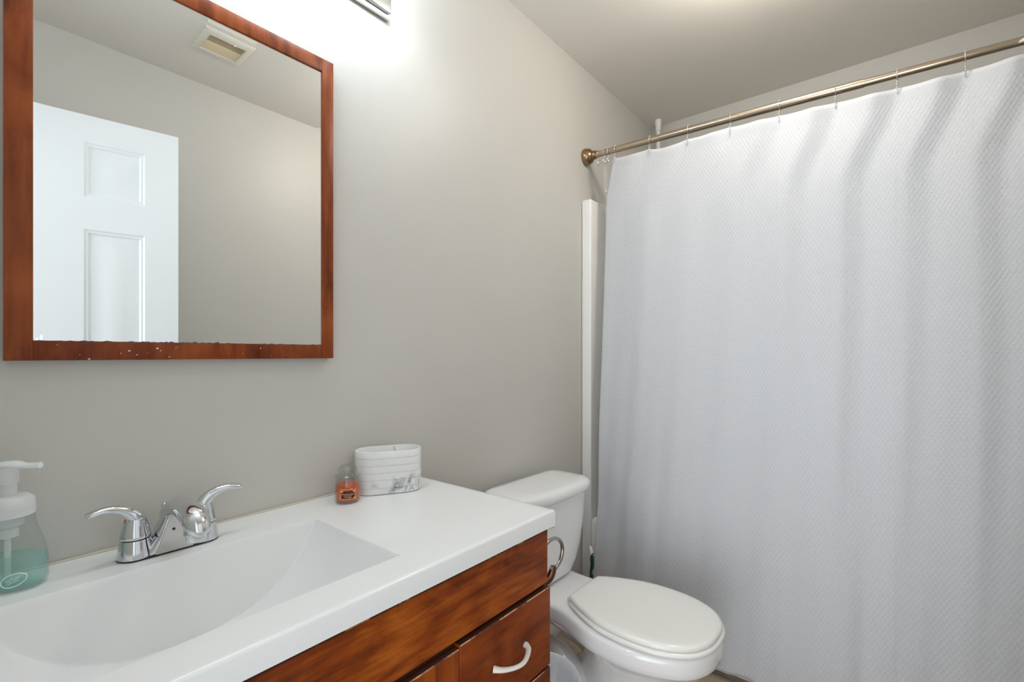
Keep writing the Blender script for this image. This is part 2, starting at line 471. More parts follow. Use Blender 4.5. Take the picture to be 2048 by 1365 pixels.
while x < gx1:
    hh = .0006 + max(0, random.gauss(0, .0006)) + (.0010 if random.random() < .15 else 0)
    if x > gx0 + .27 and random.random() < .6: hh = .0005
    top.append((x, gy-.0012, gz0+hh)); bot.append((x, gy-.0012, gz0-.0002)); x += .004
for i in range(len(top)-1):
    loft(bm, [[bot[i], bot[i+1], top[i+1], top[i]], [(p[0], p[1]+.0008, p[2]) for p in (bot[i], bot[i+1], top[i+1], top[i])]])
o = obj('tarnished_edge', bm, M['desilver'], mr, 0); o.location = Vector((-mx0, -WY, -mz0)); o['label'] = 'dark chipped silvering along the bottom edge'

# ------------------------------------------------------------------ vanity light bar above the mirror
px0, px1, pz0, pz1 = .20, .803, 2.078, 2.20
vl = thing('vanity_light', 'brushed silver light bar on the wall above the mirror, cut by the top edge', 'wall lamp', ((px0+px1)/2, WY, (pz0+pz1)/2))
T = Vector((-(px0+px1)/2, -WY, -(pz0+pz1)/2))
bm = bmesh.new(); box(bm, (px0, 1.084, pz0), (px1, WY-.001, pz1), .002)
obj('backplate', bm, M['nickel'], vl).location = T
bm = bmesh.new(); box(bm, (px0+.004, 1.074, pz0+.010), (px1-.004, 1.084, pz1-.010), .004, 3)
obj('face_plate', bm, M['chrome'], vl).location = T
for k, sx in enumerate((.275, .425, .575, .725)):
    bm = bmesh.new(); lathe(bm, [(.0, 1.0745), (.026, 1.0745), (.026, 1.070), (.018, 1.066), (.017, 1.008), (.0, 1.008)], (sx, 0, 2.15), 24, axis='Y')
    a = obj('bulb_socket', bm, M['chrome'], vl); a.location = T
    bm = bmesh.new()
    lathe(bm, [(.0001, .916)] + [(.046*math.sin(PI*i/14), .962 - .046*math.cos(PI*i/14)) for i in range(1, 13)] + [(.0165, 1.0065), (.0165, 1.011), (0, 1.011)], (sx, 0, 2.15), 28, axis='Y')
    s_ = obj('globe_bulb', bm, M['vanity_glass'], vl); s_.location = T

# ceiling light in the middle of the room (above the frame)
cl = thing('ceiling_light', 'round white glass globe light hanging just below the ceiling near the shower', 'ceiling light', (1.53, .30, CZ))
bm = bmesh.new(); lathe(bm, [(.0, -.0005), (.060, -.0005), (.062, -.008), (.050, -.020), (.030, -.028), (.030, -.040), (.0, -.040)], n=40); obj('canopy', bm, M['nickel'], cl)
bm = bmesh.new(); lathe(bm, [(.0, -.038)] + [(.082*math.sin(PI*i/16), -.112 + .080*math.cos(PI*i/16)) for i in range(2, 16)] + [(0, -.192)], n=40); obj('glass_globe', bm, M['ceiling_glass'], cl)

# ------------------------------------------------------------------ vanity cabinet
CX1 = .890
vc = thing('vanity_cabinet', 'red-brown stained vanity cabinet under the white sink top', 'cabinet', (0, 0, 0))
KT = .771
bm = bmesh.new()
box(bm, (CX1-.018, .632, 0), (CX1-.001, WY-.002, KT), .001)            # right side
box(bm, (-.05, .632, 0), (-.034, WY-.002, KT), .001)                   # left side
box(bm, (-.034, .70, .09), (CX1-.018, WY-.002, .105))                  # bottom
box(bm, (-.034, .70, 0), (CX1-.018, .715, .09))                        # toe kick
box(bm, (-.034, WY-.015, .105), (CX1-.018, WY-.002, .62))              # back
obj('carcass', bm, M['wood_z'], vc)
bm = bmesh.new()                                                       # face frame, dark behind the gaps
box(bm, (-.05, .628, KT-.03), (CX1-.002, .645, KT)); box(bm, (-.05, .628, .60), (CX1-.002, .645, .66)); box(bm, (-.05, .628, .09), (CX1-.002, .645, .13))
box(bm, (.58, .628, .13), (.625, .645, .60)); box(bm, (CX1-.04, .628, .13), (CX1-.002, .645, .60)); box(bm, (-.05, .628, .13), (-.01, .645, .60))
box(bm, (.625, .628, .42), (CX1-.04, .645, .47)); box(bm, (.625, .628, .26), (CX1-.04, .645, .30)); 
obj('face_frame', bm, M['wood_shadow'], vc, 0)
def front(name, x0, x1, z0, z1, y, m, wear_top=True, wear_side=False):
    bm = bmesh.new(); box(bm, (x0, y, z0), (x1, .628, z1), .0016, 1)
    for f in bm.faces:
        c = f.calc_center_median(); n = f.normal
        if f.calc_area() < .0016*1.6*(max(x1-x0, z1-z0)) * 1.2:
            if wear_top and c.z > z1-.0025 and n.y < -.3 and abs(c.x-(x0+x1)/2) < (x1-x0)/2-.002: f.material_index = 1
            if wear_side and c.x > x1-.0025 and n.y < -.3: f.material_index = 1
        if n.z > .9: f.material_index = 2  # shaded top face painted in with the dark tone
    return obj(name, bm, [m, M['worn' if wear_side or name == 'drawer_front' else 'worn_light'], M['wood_shadow']], vc, 0)
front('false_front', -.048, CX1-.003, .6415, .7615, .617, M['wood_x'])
def pull(parent, x0, x1, z):
    bm = bmesh.new()
    xc = (x0+x1)/2
    tube(bm, [(x0, .612, z), (x0+.010, .598, z-.001), (x0+.03, .585, z-.002), (xc, .580, z-.002), (x1-.03, .585, z-.001), (x1-.008, .598, z), (x1, .612, z)],
         [(.0075, .0065), (.0065, .0045), (.0052, .0040), (.0050, .0038), (.0052, .0040), (.0060, .0042), (.0070, .006)], 12, 6)
    o = obj('drawer_pull', bm, M['pull'], parent, 60); o['label'] = 'white arched pull'
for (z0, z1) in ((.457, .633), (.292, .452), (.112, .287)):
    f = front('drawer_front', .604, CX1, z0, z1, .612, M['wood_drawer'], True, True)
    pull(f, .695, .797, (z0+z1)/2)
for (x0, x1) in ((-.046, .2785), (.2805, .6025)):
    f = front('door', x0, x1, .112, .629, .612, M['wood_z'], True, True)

# vanity top with integral basin
TZ = .8073
BX0, BX1, BY0, BY1 = .030, .5235, .6765, .9675
bxc, bhw = (BX0+BX1)/2, (BX1-BX0)/2
def smin(a, b, k):
    h = max(k - abs(a-b), 0)/k
    return min(a, b) - h*h*k*.25
def depth(x, y):
    r = abs(x-bxc)/bhw
    if r >= 1.0 or y <= BY0 or y >= BY1: return 0
    f = .137*(1 - r**2.6)**.85
    b = (BY1-y)*5.0
    c = (y-BY0)*2.4
    return max(0, smin(smin(f, b, .006), c, .02))
def lines(a, b, n): return [a + (b-a)*i/n for i in range(n+1)]
XS = [(LX+.002, -.036), (LX+.002, 0)] + [(x, 0) for x in lines(LX+.004, BX0-.006, 8)[1:]] + [(x, 0) for x in lines(BX0-.002, BX0+.02, 8)] + \
     [(x, 0) for x in lines(BX0+.02, BX1-.05, 80)[1:]] + [(x, 0) for x in lines(BX1-.05, BX1+.004, 36)[1:]] + [(x, 0) for x in lines(BX1+.004, .890, 24)[1:]] + \
     [(.8935, -.0008), (.8955, -.003), (.8962, -.006), (.8962, -.036)]
YS = [(.603, -.036), (.603, -.005), (.6038, -.0025), (.6058, -.0006), (.609, 0)] + [(y, 0) for y in lines(.609, BY0-.003, 10)[1:]] + [(y, 0) for y in lines(BY0, BY0+.07, 30)] + \
     [(y, 0) for y in lines(BY0+.07, BY1-.034, 40)[1:]] + [(y, 0) for y in lines(BY1-.034, BY1+.002, 30)[1:]] + [(y, 0) for y in lines(BY1+.002, WY-.002, 12)[1:]] + [(WY-.002, -.036)]
bm = bmesh.new()
G = [[bm.verts.new((x, y, TZ + min(dx, dy) - depth(x, y))) for (y, dy) in YS] for (x, dx) in XS]
for i in range(len(XS)-1):
    for j in range(len(YS)-1):
        bm.faces.new((G[i][j], G[i+1][j], G[i+1][j+1], G[i][j+1]))
vtp = thing('sink_basin', 'white glossy one-piece vanity top with a scooped sink basin', 'sink', (0, 0, TZ))
obj('countertop', bm, M['marble'], vtp, 50).location = (0, 0, -TZ)
bm = bmesh.new(); lathe(bm, [(.0, .0005), (.022, .0005), (.023, .003), (.018, .005), (.012, .003), (0, .003)], (bxc, .85, TZ-.1365), 32)
obj('drain', bm, M['chrome'], vtp).location = (0, 0, -TZ)
bm = bmesh.new()
random.seed(2)
path = [(x, WY-.003, TZ+.0012) for x in lines(LX+.01, .885, 60)]
tube(bm, path, [.0016 + random.random()*.0016 for _ in path], 6, 1)
obj('caulk_line', bm, M['caulk'], vtp).location = (0, 0, -TZ)

# ------------------------------------------------------------------ faucet
fa = thing('faucet', 'chrome two-handle faucet with low spout on the back of the sink', 'faucet', (.2775, 1.025, TZ))
def stadium(hl, r, z, n=24):
    """oblong outline: half length hl between centres, radius r"""
    out = []
    for s in (1, -1):
        for i in range(n):
            a = -PI/2 + PI*i/(n-1) if s > 0 else PI/2 + PI*i/(n-1)
            out.append((s*hl + r*math.cos(a), r*math.sin(a), z))
    return out
bm = bmesh.new()
loft(bm, [stadium(.051, .0255, .0008), stadium(.051, .0262, .002), stadium(.051, .0262, .003)])
obj('gasket', bm, M['black'], fa)
bm = bmesh.new()
for s in (-1, 1):       # handle bases
    lathe(bm, [(.0262, .003), (.0258, .006), (.0240, .018), (.0222, .030), (.0218, .0335), (0, .0335)], (s*.051, 0, 0), 36)
def oblong(hx, y0, y1, z, n=40, pw=3.0):
    e = 2/pw
    return [(hx*math.copysign(abs(math.cos(t))**e, math.cos(t)), (y0+y1)/2 + (y1-y0)/2*math.copysign(abs(math.sin(t))**e, math.sin(t)), z) for t in [2*PI*i/n for i in range(n)]]
loft(bm, [oblong(.050, -.0245, .0245, .003), oblong(.047, -.0250, .0245, .006), oblong(.040, -.0262, .0242, .012), oblong(.034, -.0276, .0240, .020), oblong(.0270, -.0298, .0235, .032), oblong(.0215, -.0320, .022, .045), oblong(.0180, -.0342, .014, .056), oblong(.0155, -.0360, .006, .066), oblong(.0130, -.0360, .0, .074)])
obj('body', bm, M['chrome'], fa, 35)
# flat front plate with small hole
bm = bmesh.new()
pl = [(-.0285, .0035, -.0250), (.0285, .0035, -.0250), (.0105, .068, -.0368), (-.0105, .068, -.0368)]
loft(bm, [[(x, y, z) for x, z, y in pl], [(x*.985, y-.0014, .004+(z-.004)*.99) for x, z, y in pl]])
obj('front_plate', bm, M['nickel'], fa, 0)
bm = bmesh.new(); lathe(bm, [(.0, -.0349), (.0022, -.0347), (.0026, -.0325)], (-.004, 0, .044), 16, axis='Y')
obj('screw_hole', bm, M['black'], fa)
# spout nose
bm = bmesh.new()
path = [(0, .021, .050), (0, .014, .056), (0, .0, .066), (0, -.028, .0800), (0, -.060, .0880), (0, -.090, .0885), (0, -.116, .0840), (0, -.136, .0755), (0, -.149, .0650), (0, -.154, .0575)]
tube(bm, path, [(.006, .005), (.0130, .0100), (.0165, .0140), (.0182, .0170), (.0190, .0180), (.0195, .0182), (.0198, .0182), (.0195, .0172), (.0150, .0125), (.006, .005)], 28, 6)
obj('spout', bm, M['chrome'], fa, 60)
bm = bmesh.new(); lathe(bm, [(.0, .036), (.0125, .036), (.0142, .038), (.0148, .046), (.0178, .048), (.0178, .056), (.014, .064), (0, .064)], (0, -.132, .010), 28)
obj('aerator', bm, M['chrome'], fa)
bm = bmesh.new(); tube(bm, [(-.004, .021, .01), (-.004, .021, .072)], .0022, 8, 1); ball(bm, (-.004, .021, .075), .0048, 12)
obj('lift_rod', bm, M['chrome'], fa)
for s in (-1, 1):
    bm = bmesh.new()
    lathe(bm, [(.0212, .0345), (.0222, .036), (.0222, .040), (.0214, .042), (.0190, .055), (.0160, .066), (.0115, .074), (0, .077)], (s*.051, 0, 0), 32)
    b = s*.051
    path = [(b - s*.004, 0, .050), (b - s*.001, -.001, .066), (b + s*.009, -.002, .080), (b + s*.024, -.004, .089), (b + s*.042, -.006, .0925), (b + s*.060, -.008, .0905), (b + s*.066, -.009, .0885)]
    tube(bm, path, [(.0145, .0140), (.0135, .0130), (.0112, .0105), (.0094, .0078), (.0090, .0062), (.0086, .0050), (.0060, .0028)], 18, 6, up=(0, 0, 1) if False else None)
    h = obj('handle', bm, M['chrome'], fa, 60)
    if s < 0:
        bm = bmesh.new(); ball(bm, (b - .0145, -.002, .064), .0036, 10, (.6, 1, 1.5))
        o = obj('hot_indicator', bm, mat('orange_index', (.75, .12, .02), .3), h); o['label'] = 'small orange hot-water dot'

# ------------------------------------------------------------------ foaming soap dispenser
sd = thing('soap_dispenser', 'clear pump bottle of teal hand soap at the left end of the sink', 'soap dispenser', (.0755, 1.044, TZ), math.radians(-36))
def oval(prof, c=(0, 0, 0), n=40, ratio=.62, pw=2.4):
    rings = []
    for r, z, k in prof:
        ring = []
        for i in range(n):
            a = 2*PI*i/n
            ca, sa = math.cos(a), math.sin(a)
            e = 2/ (2 + (pw-2)*k)
            x = r*math.copysign(abs(ca)**e, ca); y = r*(1-(1-ratio)*k)*math.copysign(abs(sa)**e, sa)
            ring.append((c[0]+x, c[1]+y, c[2]+z))
        rings.append(ring)
    return rings
B = [(.040, .0005, 1), (.0455, .003, 1), (.0475, .010, 1), (.0480, .025, 1), (.0465, .045, 1), (.0425, .064, .9), (.0365, .080, .7), (.0320, .093, .35), (.0305, .102, .1), (.0300, .112, 0)]
bm = bmesh.new(); loft(bm, oval(B), True, False)
obj('bottle', bm, M['bottle'], sd, 60)
bm = bmesh.new(); Lq = [(.038, .003, 1), (.0440, .006, 1), (.0458, .012, 1), (.0463, .025, 1), (.0449, .0455, 1)]
loft(bm, oval(Lq)); o = obj('liquid_soap', bm, M['soap'], sd, 60); o['label'] = 'teal liquid soap'
bm = bmesh.new()
lathe(bm, [(.0300, .108), (.0312, .109)] + [(.0312 - (.0007 if i % 2 else 0), .110 + .0018*i) for i in range(8)] + [(.0310, .126), (.0290, .133), (.0230, .138), (.0130, .140), (0, .140)], n=40)
obj('cap', bm, M['frost'], sd)
bm = bmesh.new()
lathe(bm, [(.0105, .138), (.0105, .156), (.0095, .158), (0, .158)], n=28); lathe(bm, [(.0128, .157), (.0132, .176), (.0120, .182), (0, .182)], n=28)
obj('pump_stem', bm, M['frost'], sd)
bm = bmesh.new()
tube(bm, [(-.016, 0, .183), (-.006, 0, .1855), (.008, 0, .1855), (.022, 0, .1825), (.033, 0, .1818), (.041, 0, .1822)],
     [(.009, .003), (.0145, .0045), (.0140, .0045), (.0095, .0040), (.0070, .0042), (.0065, .0046)], 16, 5)
obj('nozzle', bm, M['frost'], sd, 60)
bm = bmesh.new(); lathe(bm, [(.019, .108), (.019, .094), (.0125, .089), (.0125, .076), (.004, .074), (.004, .010), (.002, .010)], n=28)
obj('pump_chamber', bm, M['frost'], sd)
bm = bmesh.new()
el = [(.024 + .0135*math.cos(a)*.95 - .0035*math.sin(a), -.0285 + .004*0, .0195 + .0082*math.sin(a) + .0052*math.cos(a)) for a in [2*PI*i/28 for i in range(28)]]
def onbottle(x, z, off=.0009):
    k = abs(x)/.0478
    return (x, -.0478*.62*(max(0, 1 - k**2.4))**(1/2.4) - off, z)
el = [onbottle(p[0], p[2]) for p in el]
tube(bm, el, .0008, 6, 1, closed=True)
for q0, q1, dz in ((-.009, .008, .0025), (-.007, .007, 0), (-.008, .006, -.0025)):
    tube(bm, [onbottle(.024 + q0 + (q1-q0)*i/8, .0195 + dz + (q0 + (q1-q0)*i/8)*.38 + .0006*math.sin(i*2.2)) for i in range(9)], .0005, 5, 1)
o = obj('embossed_emblem', bm, mat('emblem_frost', (.72, .88, .86), .3), sd); o['label'] = 'raised pale oval emblem'

# ------------------------------------------------------------------ candle jar
ca = thing('candle_jar', 'small glass jar candle with orange wax and label beside the white holder', 'candle', (.6335, 1.022, TZ), math.radians(-31))
bm = bmesh.new()
lathe(bm, [(.0, .0005), (.024, .0005), (.0275, .003), (.0293, .010), (.0297, .030), (.0292, .044), (.0275, .0505), (.0255, .0535), (.0255, .0575), (.0248, .0585), (.0238, .0575), (.0240, .053), (.0265, .047), (.0272, .040), (.0275, .012), (.0255, .006), (0, .005)], n=48, cap1=False)
obj('glass_jar', bm, M['jar'], ca, 60)
bm = bmesh.new(); lathe(bm, [(.0, .0055), (.0255, .0065), (.0270, .012), (.0270, .040), (.0262, .0415), (.018, .0395), (0, .0395)], n=48)
obj('wax', bm, M['wax'], ca, 50)
bm = bmesh.new(); tube(bm, [(0, 0, .039), (.001, 0, .045), (0, 0, .049)], .0009, 8, 3); obj('wick', bm, M['wick'], ca)
lid = bm = bmesh.new()
lathe(bm, [(.0, .0560), (.0225, .0560), (.0235, .0585), (.0285, .0592), (.0290, .0612), (.0275, .0630), (.0215, .0660), (.0205, .0690), (.0222, .0735), (.0222, .0790), (.0190, .0840), (.0110, .0870), (0, .0878)], n=48)
obj('glass_lid', bm, M['jar'], ca, 60)
RJ = .02985
def wrap_patch(bm, x0, x1, z0, z1, r, n=16, mi=0, th=.00025):
    def P(x, z, r): a = x/RJ; return (r*math.sin(a), -r*math.cos(a), z)
    loft(bm, [[P(x, z0, r), P(x, z1, r), P(x, z1, r+th), P(x, z0, r+th)] for x in lines(x0, x1, n)], mi=mi)
bm = bmesh.new(); wrap_patch(bm, -.0195, .0195, .011, .0375, RJ); o = obj('paper_label', bm, M['label_orange'], ca, 30); o['label'] = 'orange printed paper label'
lab = o
bm = bmesh.new(); wrap_patch(bm, -.0155, .0155, .0140, .0295, RJ+.0004); wrap_patch(bm, -.0115, .0115, .0290, .0325, RJ+.0004)
lp = obj('label_panel', bm, M['label_dark'], lab, 30)
def text_mesh(bm, txt, size, x, z, r, shear=0):
    cu = bpy.data.curves.new('t', 'FONT'); cu.body = txt; cu.size = size; cu.align_x = 'CENTER'; cu.align_y = 'CENTER'; cu.shear = shear
    to = bpy.data.objects.new('t', cu); C.objects.link(to)
    me = bpy.data.meshes.new_from_object(to.evaluated_get(bpy.context.evaluated_depsgraph_get()))
    b2 = bmesh.new(); b2.from_mesh(me)
    vm = {}
    for v in b2.verts:
        a = (x + v.co.x)/RJ
        vm[v] = bm.verts.new((r*math.sin(a), -r*math.cos(a), z + v.co.y))
    for f in b2.faces:
        try: bm.faces.new([vm[v] for v in f.verts])
        except ValueError: pass
    b2.free(); bpy.data.objects.remove(to); bpy.data.meshes.remove(me); bpy.data.curves.remove(cu)
bm = bmesh.new()
text_mesh(bm, 'Cinnamon Swirl', .0046, 0, .0245, RJ+.0009)
text_mesh(bm, 'a scented jar candle', .0021, 0, .0205, RJ+.0009) if False else wrap_patch(bm, -.009, .009, .0204, .0209, RJ+.0007)
text_mesh(bm, '3 OZ (85g)', .0034, 0, .0170, RJ+.0009)
obj('label_print', bm, M['label_cream'], lab, 0)
for (x, z) in ((-.0128, .0305), (.0128, .0305), (.0150, .0150)):
    bm = bmesh.new()
    ro = [(x + (.0016 + .0008*math.cos(5*t))*math.cos(t), z + (.0016 + .0008*math.cos(5*t))*math.sin(t)) for t in [2*PI*k/30 for k in range(30)]]
    loft(bm, [[(r*math.sin(px/RJ), -r*math.cos(px/RJ), pz) for px, pz in ro] for r in (RJ+.0002, RJ+.0009)])
    obj('label_flower', bm, M['label_cream'], lab)

# ------------------------------------------------------------------ oblong toothbrush holder
th = thing('toothbrush_holder', 'white oblong toothbrush holder with grey veins and a divider', 'toothbrush holder', (.752, 1.024, TZ), math.radians(-30))
bm = bmesh.new()
hl, R0, HH = .0405, .0425, .108
rings = [stadium(hl, R0-.003, .0005, 28), stadium(hl, R0, .003, 28)]
for k in range(1, 6):
    z = HH*k/6 - (.002 if k == 1 else 0)
    rings += [stadium(hl, R0, z-.0016, 28), stadium(hl, R0-.0016, z-.0004, 28), stadium(hl, R0-.0016, z+.0004, 28), stadium(hl, R0, z+.0016, 28)]
rings += [stadium(hl, R0, HH-.0015, 28), stadium(hl, R0-.0012, HH, 28), stadium(hl, R0-.0045, HH, 28), stadium(hl, R0-.0055, HH-.0015, 28), stadium(hl, R0-.0058, .008, 28)]
loft(bm, rings)
obj('holder_body', bm, M['resin'], th, 50)
bm = bmesh.new(); box(bm, (.019, -R0+.005, .008), (.024, R0-.005, HH-.001), .001); obj('divider', bm, M['resin'], th)

# ------------------------------------------------------------------ toilet
TX = 1.335
to = thing('toilet', 'white two-piece toilet with the lid closed, beside the vanity', 'toilet', (TX, WY-.15, 0), math.radians(-1.5))
def P3(o, z): return [(p.x, .15 - p.y, z) for p in o]      # p.y = distance from the wall
def shrink(o, k):
    c = sum(o, Vector())/len(o)
    return [c + (p-c)*k for p in o]
def off(o, k): return scaled(o, k if area_sign(o) > 0 else -k)
rim = outline([(0, .735), (.07, .722), (.125, .682), (.163, .605), (.178, .525), (.170, .435), (.148, .372), (.130, .325), (.120, .27), (.122, .20), (.128, .12), (.115, .075), (0, .07)])
b33 = outline([(0, .712), (.07, .697), (.119, .658), (.152, .585), (.160, .52), (.150, .45), (.115, .400), (.075, .375), (.040, .366), (0, .364)])
b28 = outline([(0, .690), (.07, .672), (.116, .62), (.138, .55), (.138, .49), (.118, .43), (.085, .385), (.060, .365), (.030, .357), (0, .355)])
b20 = outline([(0, .645), (.065, .62), (.105, .56), (.115, .50), (.100, .43), (.075, .38), (.055, .345), (.030, .325), (0, .320)])
b12 = outline([(0, .60), (.060, .58), (.095, .52), (.100, .46), (.088, .40), (.075, .34), (.062, .28), (.045, .24), (0, .225)])
b03 = outline([(0, .60), (.070, .585), (.108, .52), (.114, .44), (.110, .36), (.106, .29), (.104, .22), (.088, .165), (0, .15)])
bm = bmesh.new()
loft(bm, [P3(off(rim, -.016), .3865), P3(off(rim, -.006), .3845), P3(off(rim, -.001), .379), P3(rim, .371), P3(rim, .350), P3(off(rim, -.003), .336), P3(off(rim, -.007), .331), P3(b33, .325), P3(b28, .285), P3(b20, .21), P3(b12, .12), P3(b03, .03), P3(off(b03, .004), .008), P3(off(b03, .004), .0005)])
for s in (-1, 1):
    tube(bm, [(s*.040, -.06, .215), (s*.062, -.12, .208), (s*.076, -.18, .168), (s*.080, -.225, .10), (s*.084, -.27, .05), (s*.084, -.31, .015)], [.02, .034, .040, .040, .038, .02], 20, 6)
obj('bowl', bm, M['ceramic'], to, 60)
seat = outline([(0, .734), (.06, .727), (.115, .694), (.151, .633), (.165, .552), (.158, .462), (.130, .388), (.108, .348), (.092, .324), (.05, .316), (0, .315)], 120)
bm = bmesh.new()
so = off(seat, .003)
loft(bm, [P3(off(so, -.012), .3885), P3(off(so, -.004), .389), P3(so, .393), P3(so, .398), P3(off(so, -.003), .4015), P3(off(so, -.012), .4025)])
obj('seat', bm, M['seat'], to, 60)
bm = bmesh.new()
ld = outline([(0, .730), (.06, .723), (.113, .690), (.148, .630), (.161, .550), (.154, .462), (.126, .385), (.104, .342), (.0865, .317), (.083, .314), (.04, .313), (0, .313)], 120)
loft(bm, [P3(off(ld, -.010), .4035), P3(off(ld, -.002), .404), P3(ld, .407), P3(ld, .412), P3(off(ld, -.004), .4165), P3(shrink(ld, .94), .4190), P3(shrink(ld, .84), .4205), P3(shrink(ld, .5), .4212), P3(shrink(ld, .05), .4214)])
obj('lid', bm, M['seat'], to, 60)
for s in (-1, 1):
    bm = bmesh.new(); box(bm, (s*.062-.014, .15-.316, .3865), (s*.062+.014, .15-.300, .4035), .006, 3)
    obj('hinge', bm, M['seat'], to)
    bm = bmesh.new(); lathe(bm, [(0, .014), (.006, .0135), (.010, .010), (.012, .004), (.012, .0005)], (s*.112, .15-.46, 0), 16)
    obj('bolt_cap', bm, M['ceramic'], to)
tk = [(.388, .118, .085, .195), (.392, .128, .078, .203), (.405, .138, .070, .212), (.44, .150, .060, .220), (.50, .166, .054, .225), (.58, .180, .050, .228), (.672, .190, .048, .230)]
def tank_out(hw, pb, pf, corner=.045, bow=.012):
    return outline([(0, pf), (hw*.45, pf-.002), (hw-corner, pf-bow), (hw-.012, pf-bow-.02), (hw, pf-bow-.045), (hw, (pb+pf)/2), (hw, pb+.035), (hw-.012, pb+.01), (hw-.035, pb), (hw*.4, pb), (0, pb)])
bm = bmesh.new()
TD = .014
loft(bm, [[(q[0]+TD, q[1], q[2]) for q in P3(tank_out(a+.004, b, c), z)] for z, a, b, c in tk])
obj('tank', bm, M['ceramic'], to, 60)
lo = outline([(0, .247), (.09, .244), (.150, .234), (.186, .216), (.202, .186), (.206, .14), (.205, .08), (.196, .050), (.176, .036), (.08, .034), (0, .034)])
bm = bmesh.new()
loft(bm, [P3(off(lo, -.014), .6725), P3(off(lo, -.004), .674), P3(off(lo, -.001), .679), P3(lo, .690), P3(off(lo, -.002), .699), P3(off(lo, -.007), .706), P3(shrink(lo, .88), .7105), P3(shrink(lo, .70), .7125), P3(shrink(lo, .40), .7132), P3(shrink(lo, .04), .7134)])
bmesh.ops.translate(bm, verts=bm.verts[:], vec=(TD, 0, 0))
obj('tank_lid', bm, M['ceramic'], to, 60)
bm = bmesh.new()
lathe(bm, [(0, -.012), (.012, -.012), (.014, -.006), (.010, 0), (0, 0)], (-.135, .15-.231, .62), 16, axis='Y')
tube(bm, [(-.135, .15-.243, .62), (-.110, .15-.249, .617), (-.075, .15-.250, .612)], [(.006, .006), (.0055, .007), (.004, .007)], 12, 4)
obj('flush_lever', bm, M['white_plastic'], to, 60)

# ------------------------------------------------------------------ waste bin with liner bag
wb = thing('waste_bin', 'small white waste bin lined with a pale bag between vanity and toilet', 'waste bin', (1.016, .74, 0))
bm = bmesh.new(); lathe(bm, [(0, .0005), (.080, .0005), (.084, .005), (.110, .300), (.112, .303), (.108, .303), (.081, .010), (0, .008)], n=48)
obj('bin', bm, M['white_plastic'], wb)
random.seed(7)
bm = bmesh.new(); rings = []
ph = [random.random()*6.28 for _ in range(6)]
for k, (r, z, wv) in enumerate([(.1145, .225, .004), (.1150, .26, .003), (.1155, .29, .0015), (.1150, .3045, .0006), (.1120, .3075, .0004), (.1075, .304, .0006), (.1030, .285, .004), (.097, .255, .010), (.085, .230, .018), (.060, .212, .022), (.030, .205, .012), (.001, .203, 0)]):
    rings.append([((r - abs(wv)*.5*(1 + math.sin(5*a+ph[0]+z*9) * math.cos(11*a+ph[1]) + .6*math.sin(23*a+ph[2])))*math.cos(a), (r - abs(wv)*.5*(1 + math.sin(5*a+ph[0]+z*9) * math.cos(11*a+ph[1]) + .6*math.sin(23*a+ph[2])))*math.sin(a), z + (.008*math.sin(3*a+ph[3]) if k == 0 else 0)) for a in [2*PI*i/72 for i in range(72)]])
loft(bm, rings, False, True)
o = obj('bin_liner', bm, M['bag'], wb, 60); o['label'] = 'pale translucent bag folded over the rim'

# ------------------------------------------------------------------ towel ring on the vanity side
tr_ = thing('towel_ring', 'metal ring holder on a dark bronze bracket on the vanity side', 'towel ring', (CX1, .645, .64))
bm = bmesh.new()
lathe(bm, [(0, .0005), (.016, .0005), (.016, .004), (.010, .008), (0, .008)], (0, 0, -.012), 24, axis='X')
tube(bm, [(.004, 0, -.012), (.018, -.004, -.014), (.031, -.010, -.006), (.037, -.014, .010), (.038, -.015, .020)], [(.009, .009), (.009, .010), (.0085, .010), (.0075, .009), (.006, .007)], 14, 5)
obj('bracket', bm, M['dark_bronze'], tr_, 60)
bm = bmesh.new()
cx, cz, rr_ = .030, .047, .0475
path = [(.027, -.015, .020), (.029, -.015, .016), (.036, -.015, .0125)]
for i in range(0, 21):
    a = -PI/2 + .25 + (PI*1.12)*i/20
    path.append((cx + rr_*math.cos(a), -.015, cz + rr_*.80*math.sin(a)))
path += [(.010, -.010, .082), (.004, -.004, .078)]
tube(bm, path, [.0036, .0044] + [.0046]*(len(path)-3) + [.0042], 12, 3)
o = obj('ring', bm, M['aged_nickel'], tr_, 60); o['label'] = 'silver open ring'

# ------------------------------------------------------------------ tub, surround
bt = thing('bathtub', 'white bathtub behind the shower curtain', 'bathtub', (2.2, .33, 0))
X0, X1, Y0, Y1, TH = 1.832, RX-.002, OY+.002, 1.048, .444
def rr_out(x0, x1, y0, y1, r, z, n=8):
    out = []
    for cx, cy, a0 in ((x1-r, y1-r, 0), (x0+r, y1-r, PI/2), (x0+r, y0+r, PI), (x1-r, y0+r, 3*PI/2)):
        for i in range(n+1):
            a = a0 + PI/2*i/n
            out.append((cx-2.2 + r*math.cos(a), cy-.33 + r*math.sin(a), z))
    return out
bm = bmesh.new()
rings = [rr_out(X0, X1, Y0, Y1, .012, .0005), rr_out(X0, X1, Y0, Y1, .012, TH-.022), rr_out(X0+.003, X1-.003, Y0+.003, Y1-.003, .012, TH-.010), rr_out(X0+.011, X1-.011, Y0+.011, Y1-.011, .012, TH-.002), rr_out(X0+.022, X1-.022, Y0+.022, Y1-.022, .012, TH),
         rr_out(X0+.07, X1-.06, Y0+.08, Y1-.09, .10, TH-.001), rr_out(X0+.08, X1-.07, Y0+.09, Y1-.10, .10, TH-.012), rr_out(X0+.10, X1-.09, Y0+.12, Y1-.13, .12, .20), rr_out(X0+.14, X1-.13, Y0+.18, Y1-.19, .14, .09), rr_out(X0+.20, X1-.19, Y0+.26, Y1-.27, .10, .08)]
loft(bm, rings)
obj('tub_shell', bm, M['acrylic'], bt, 60)
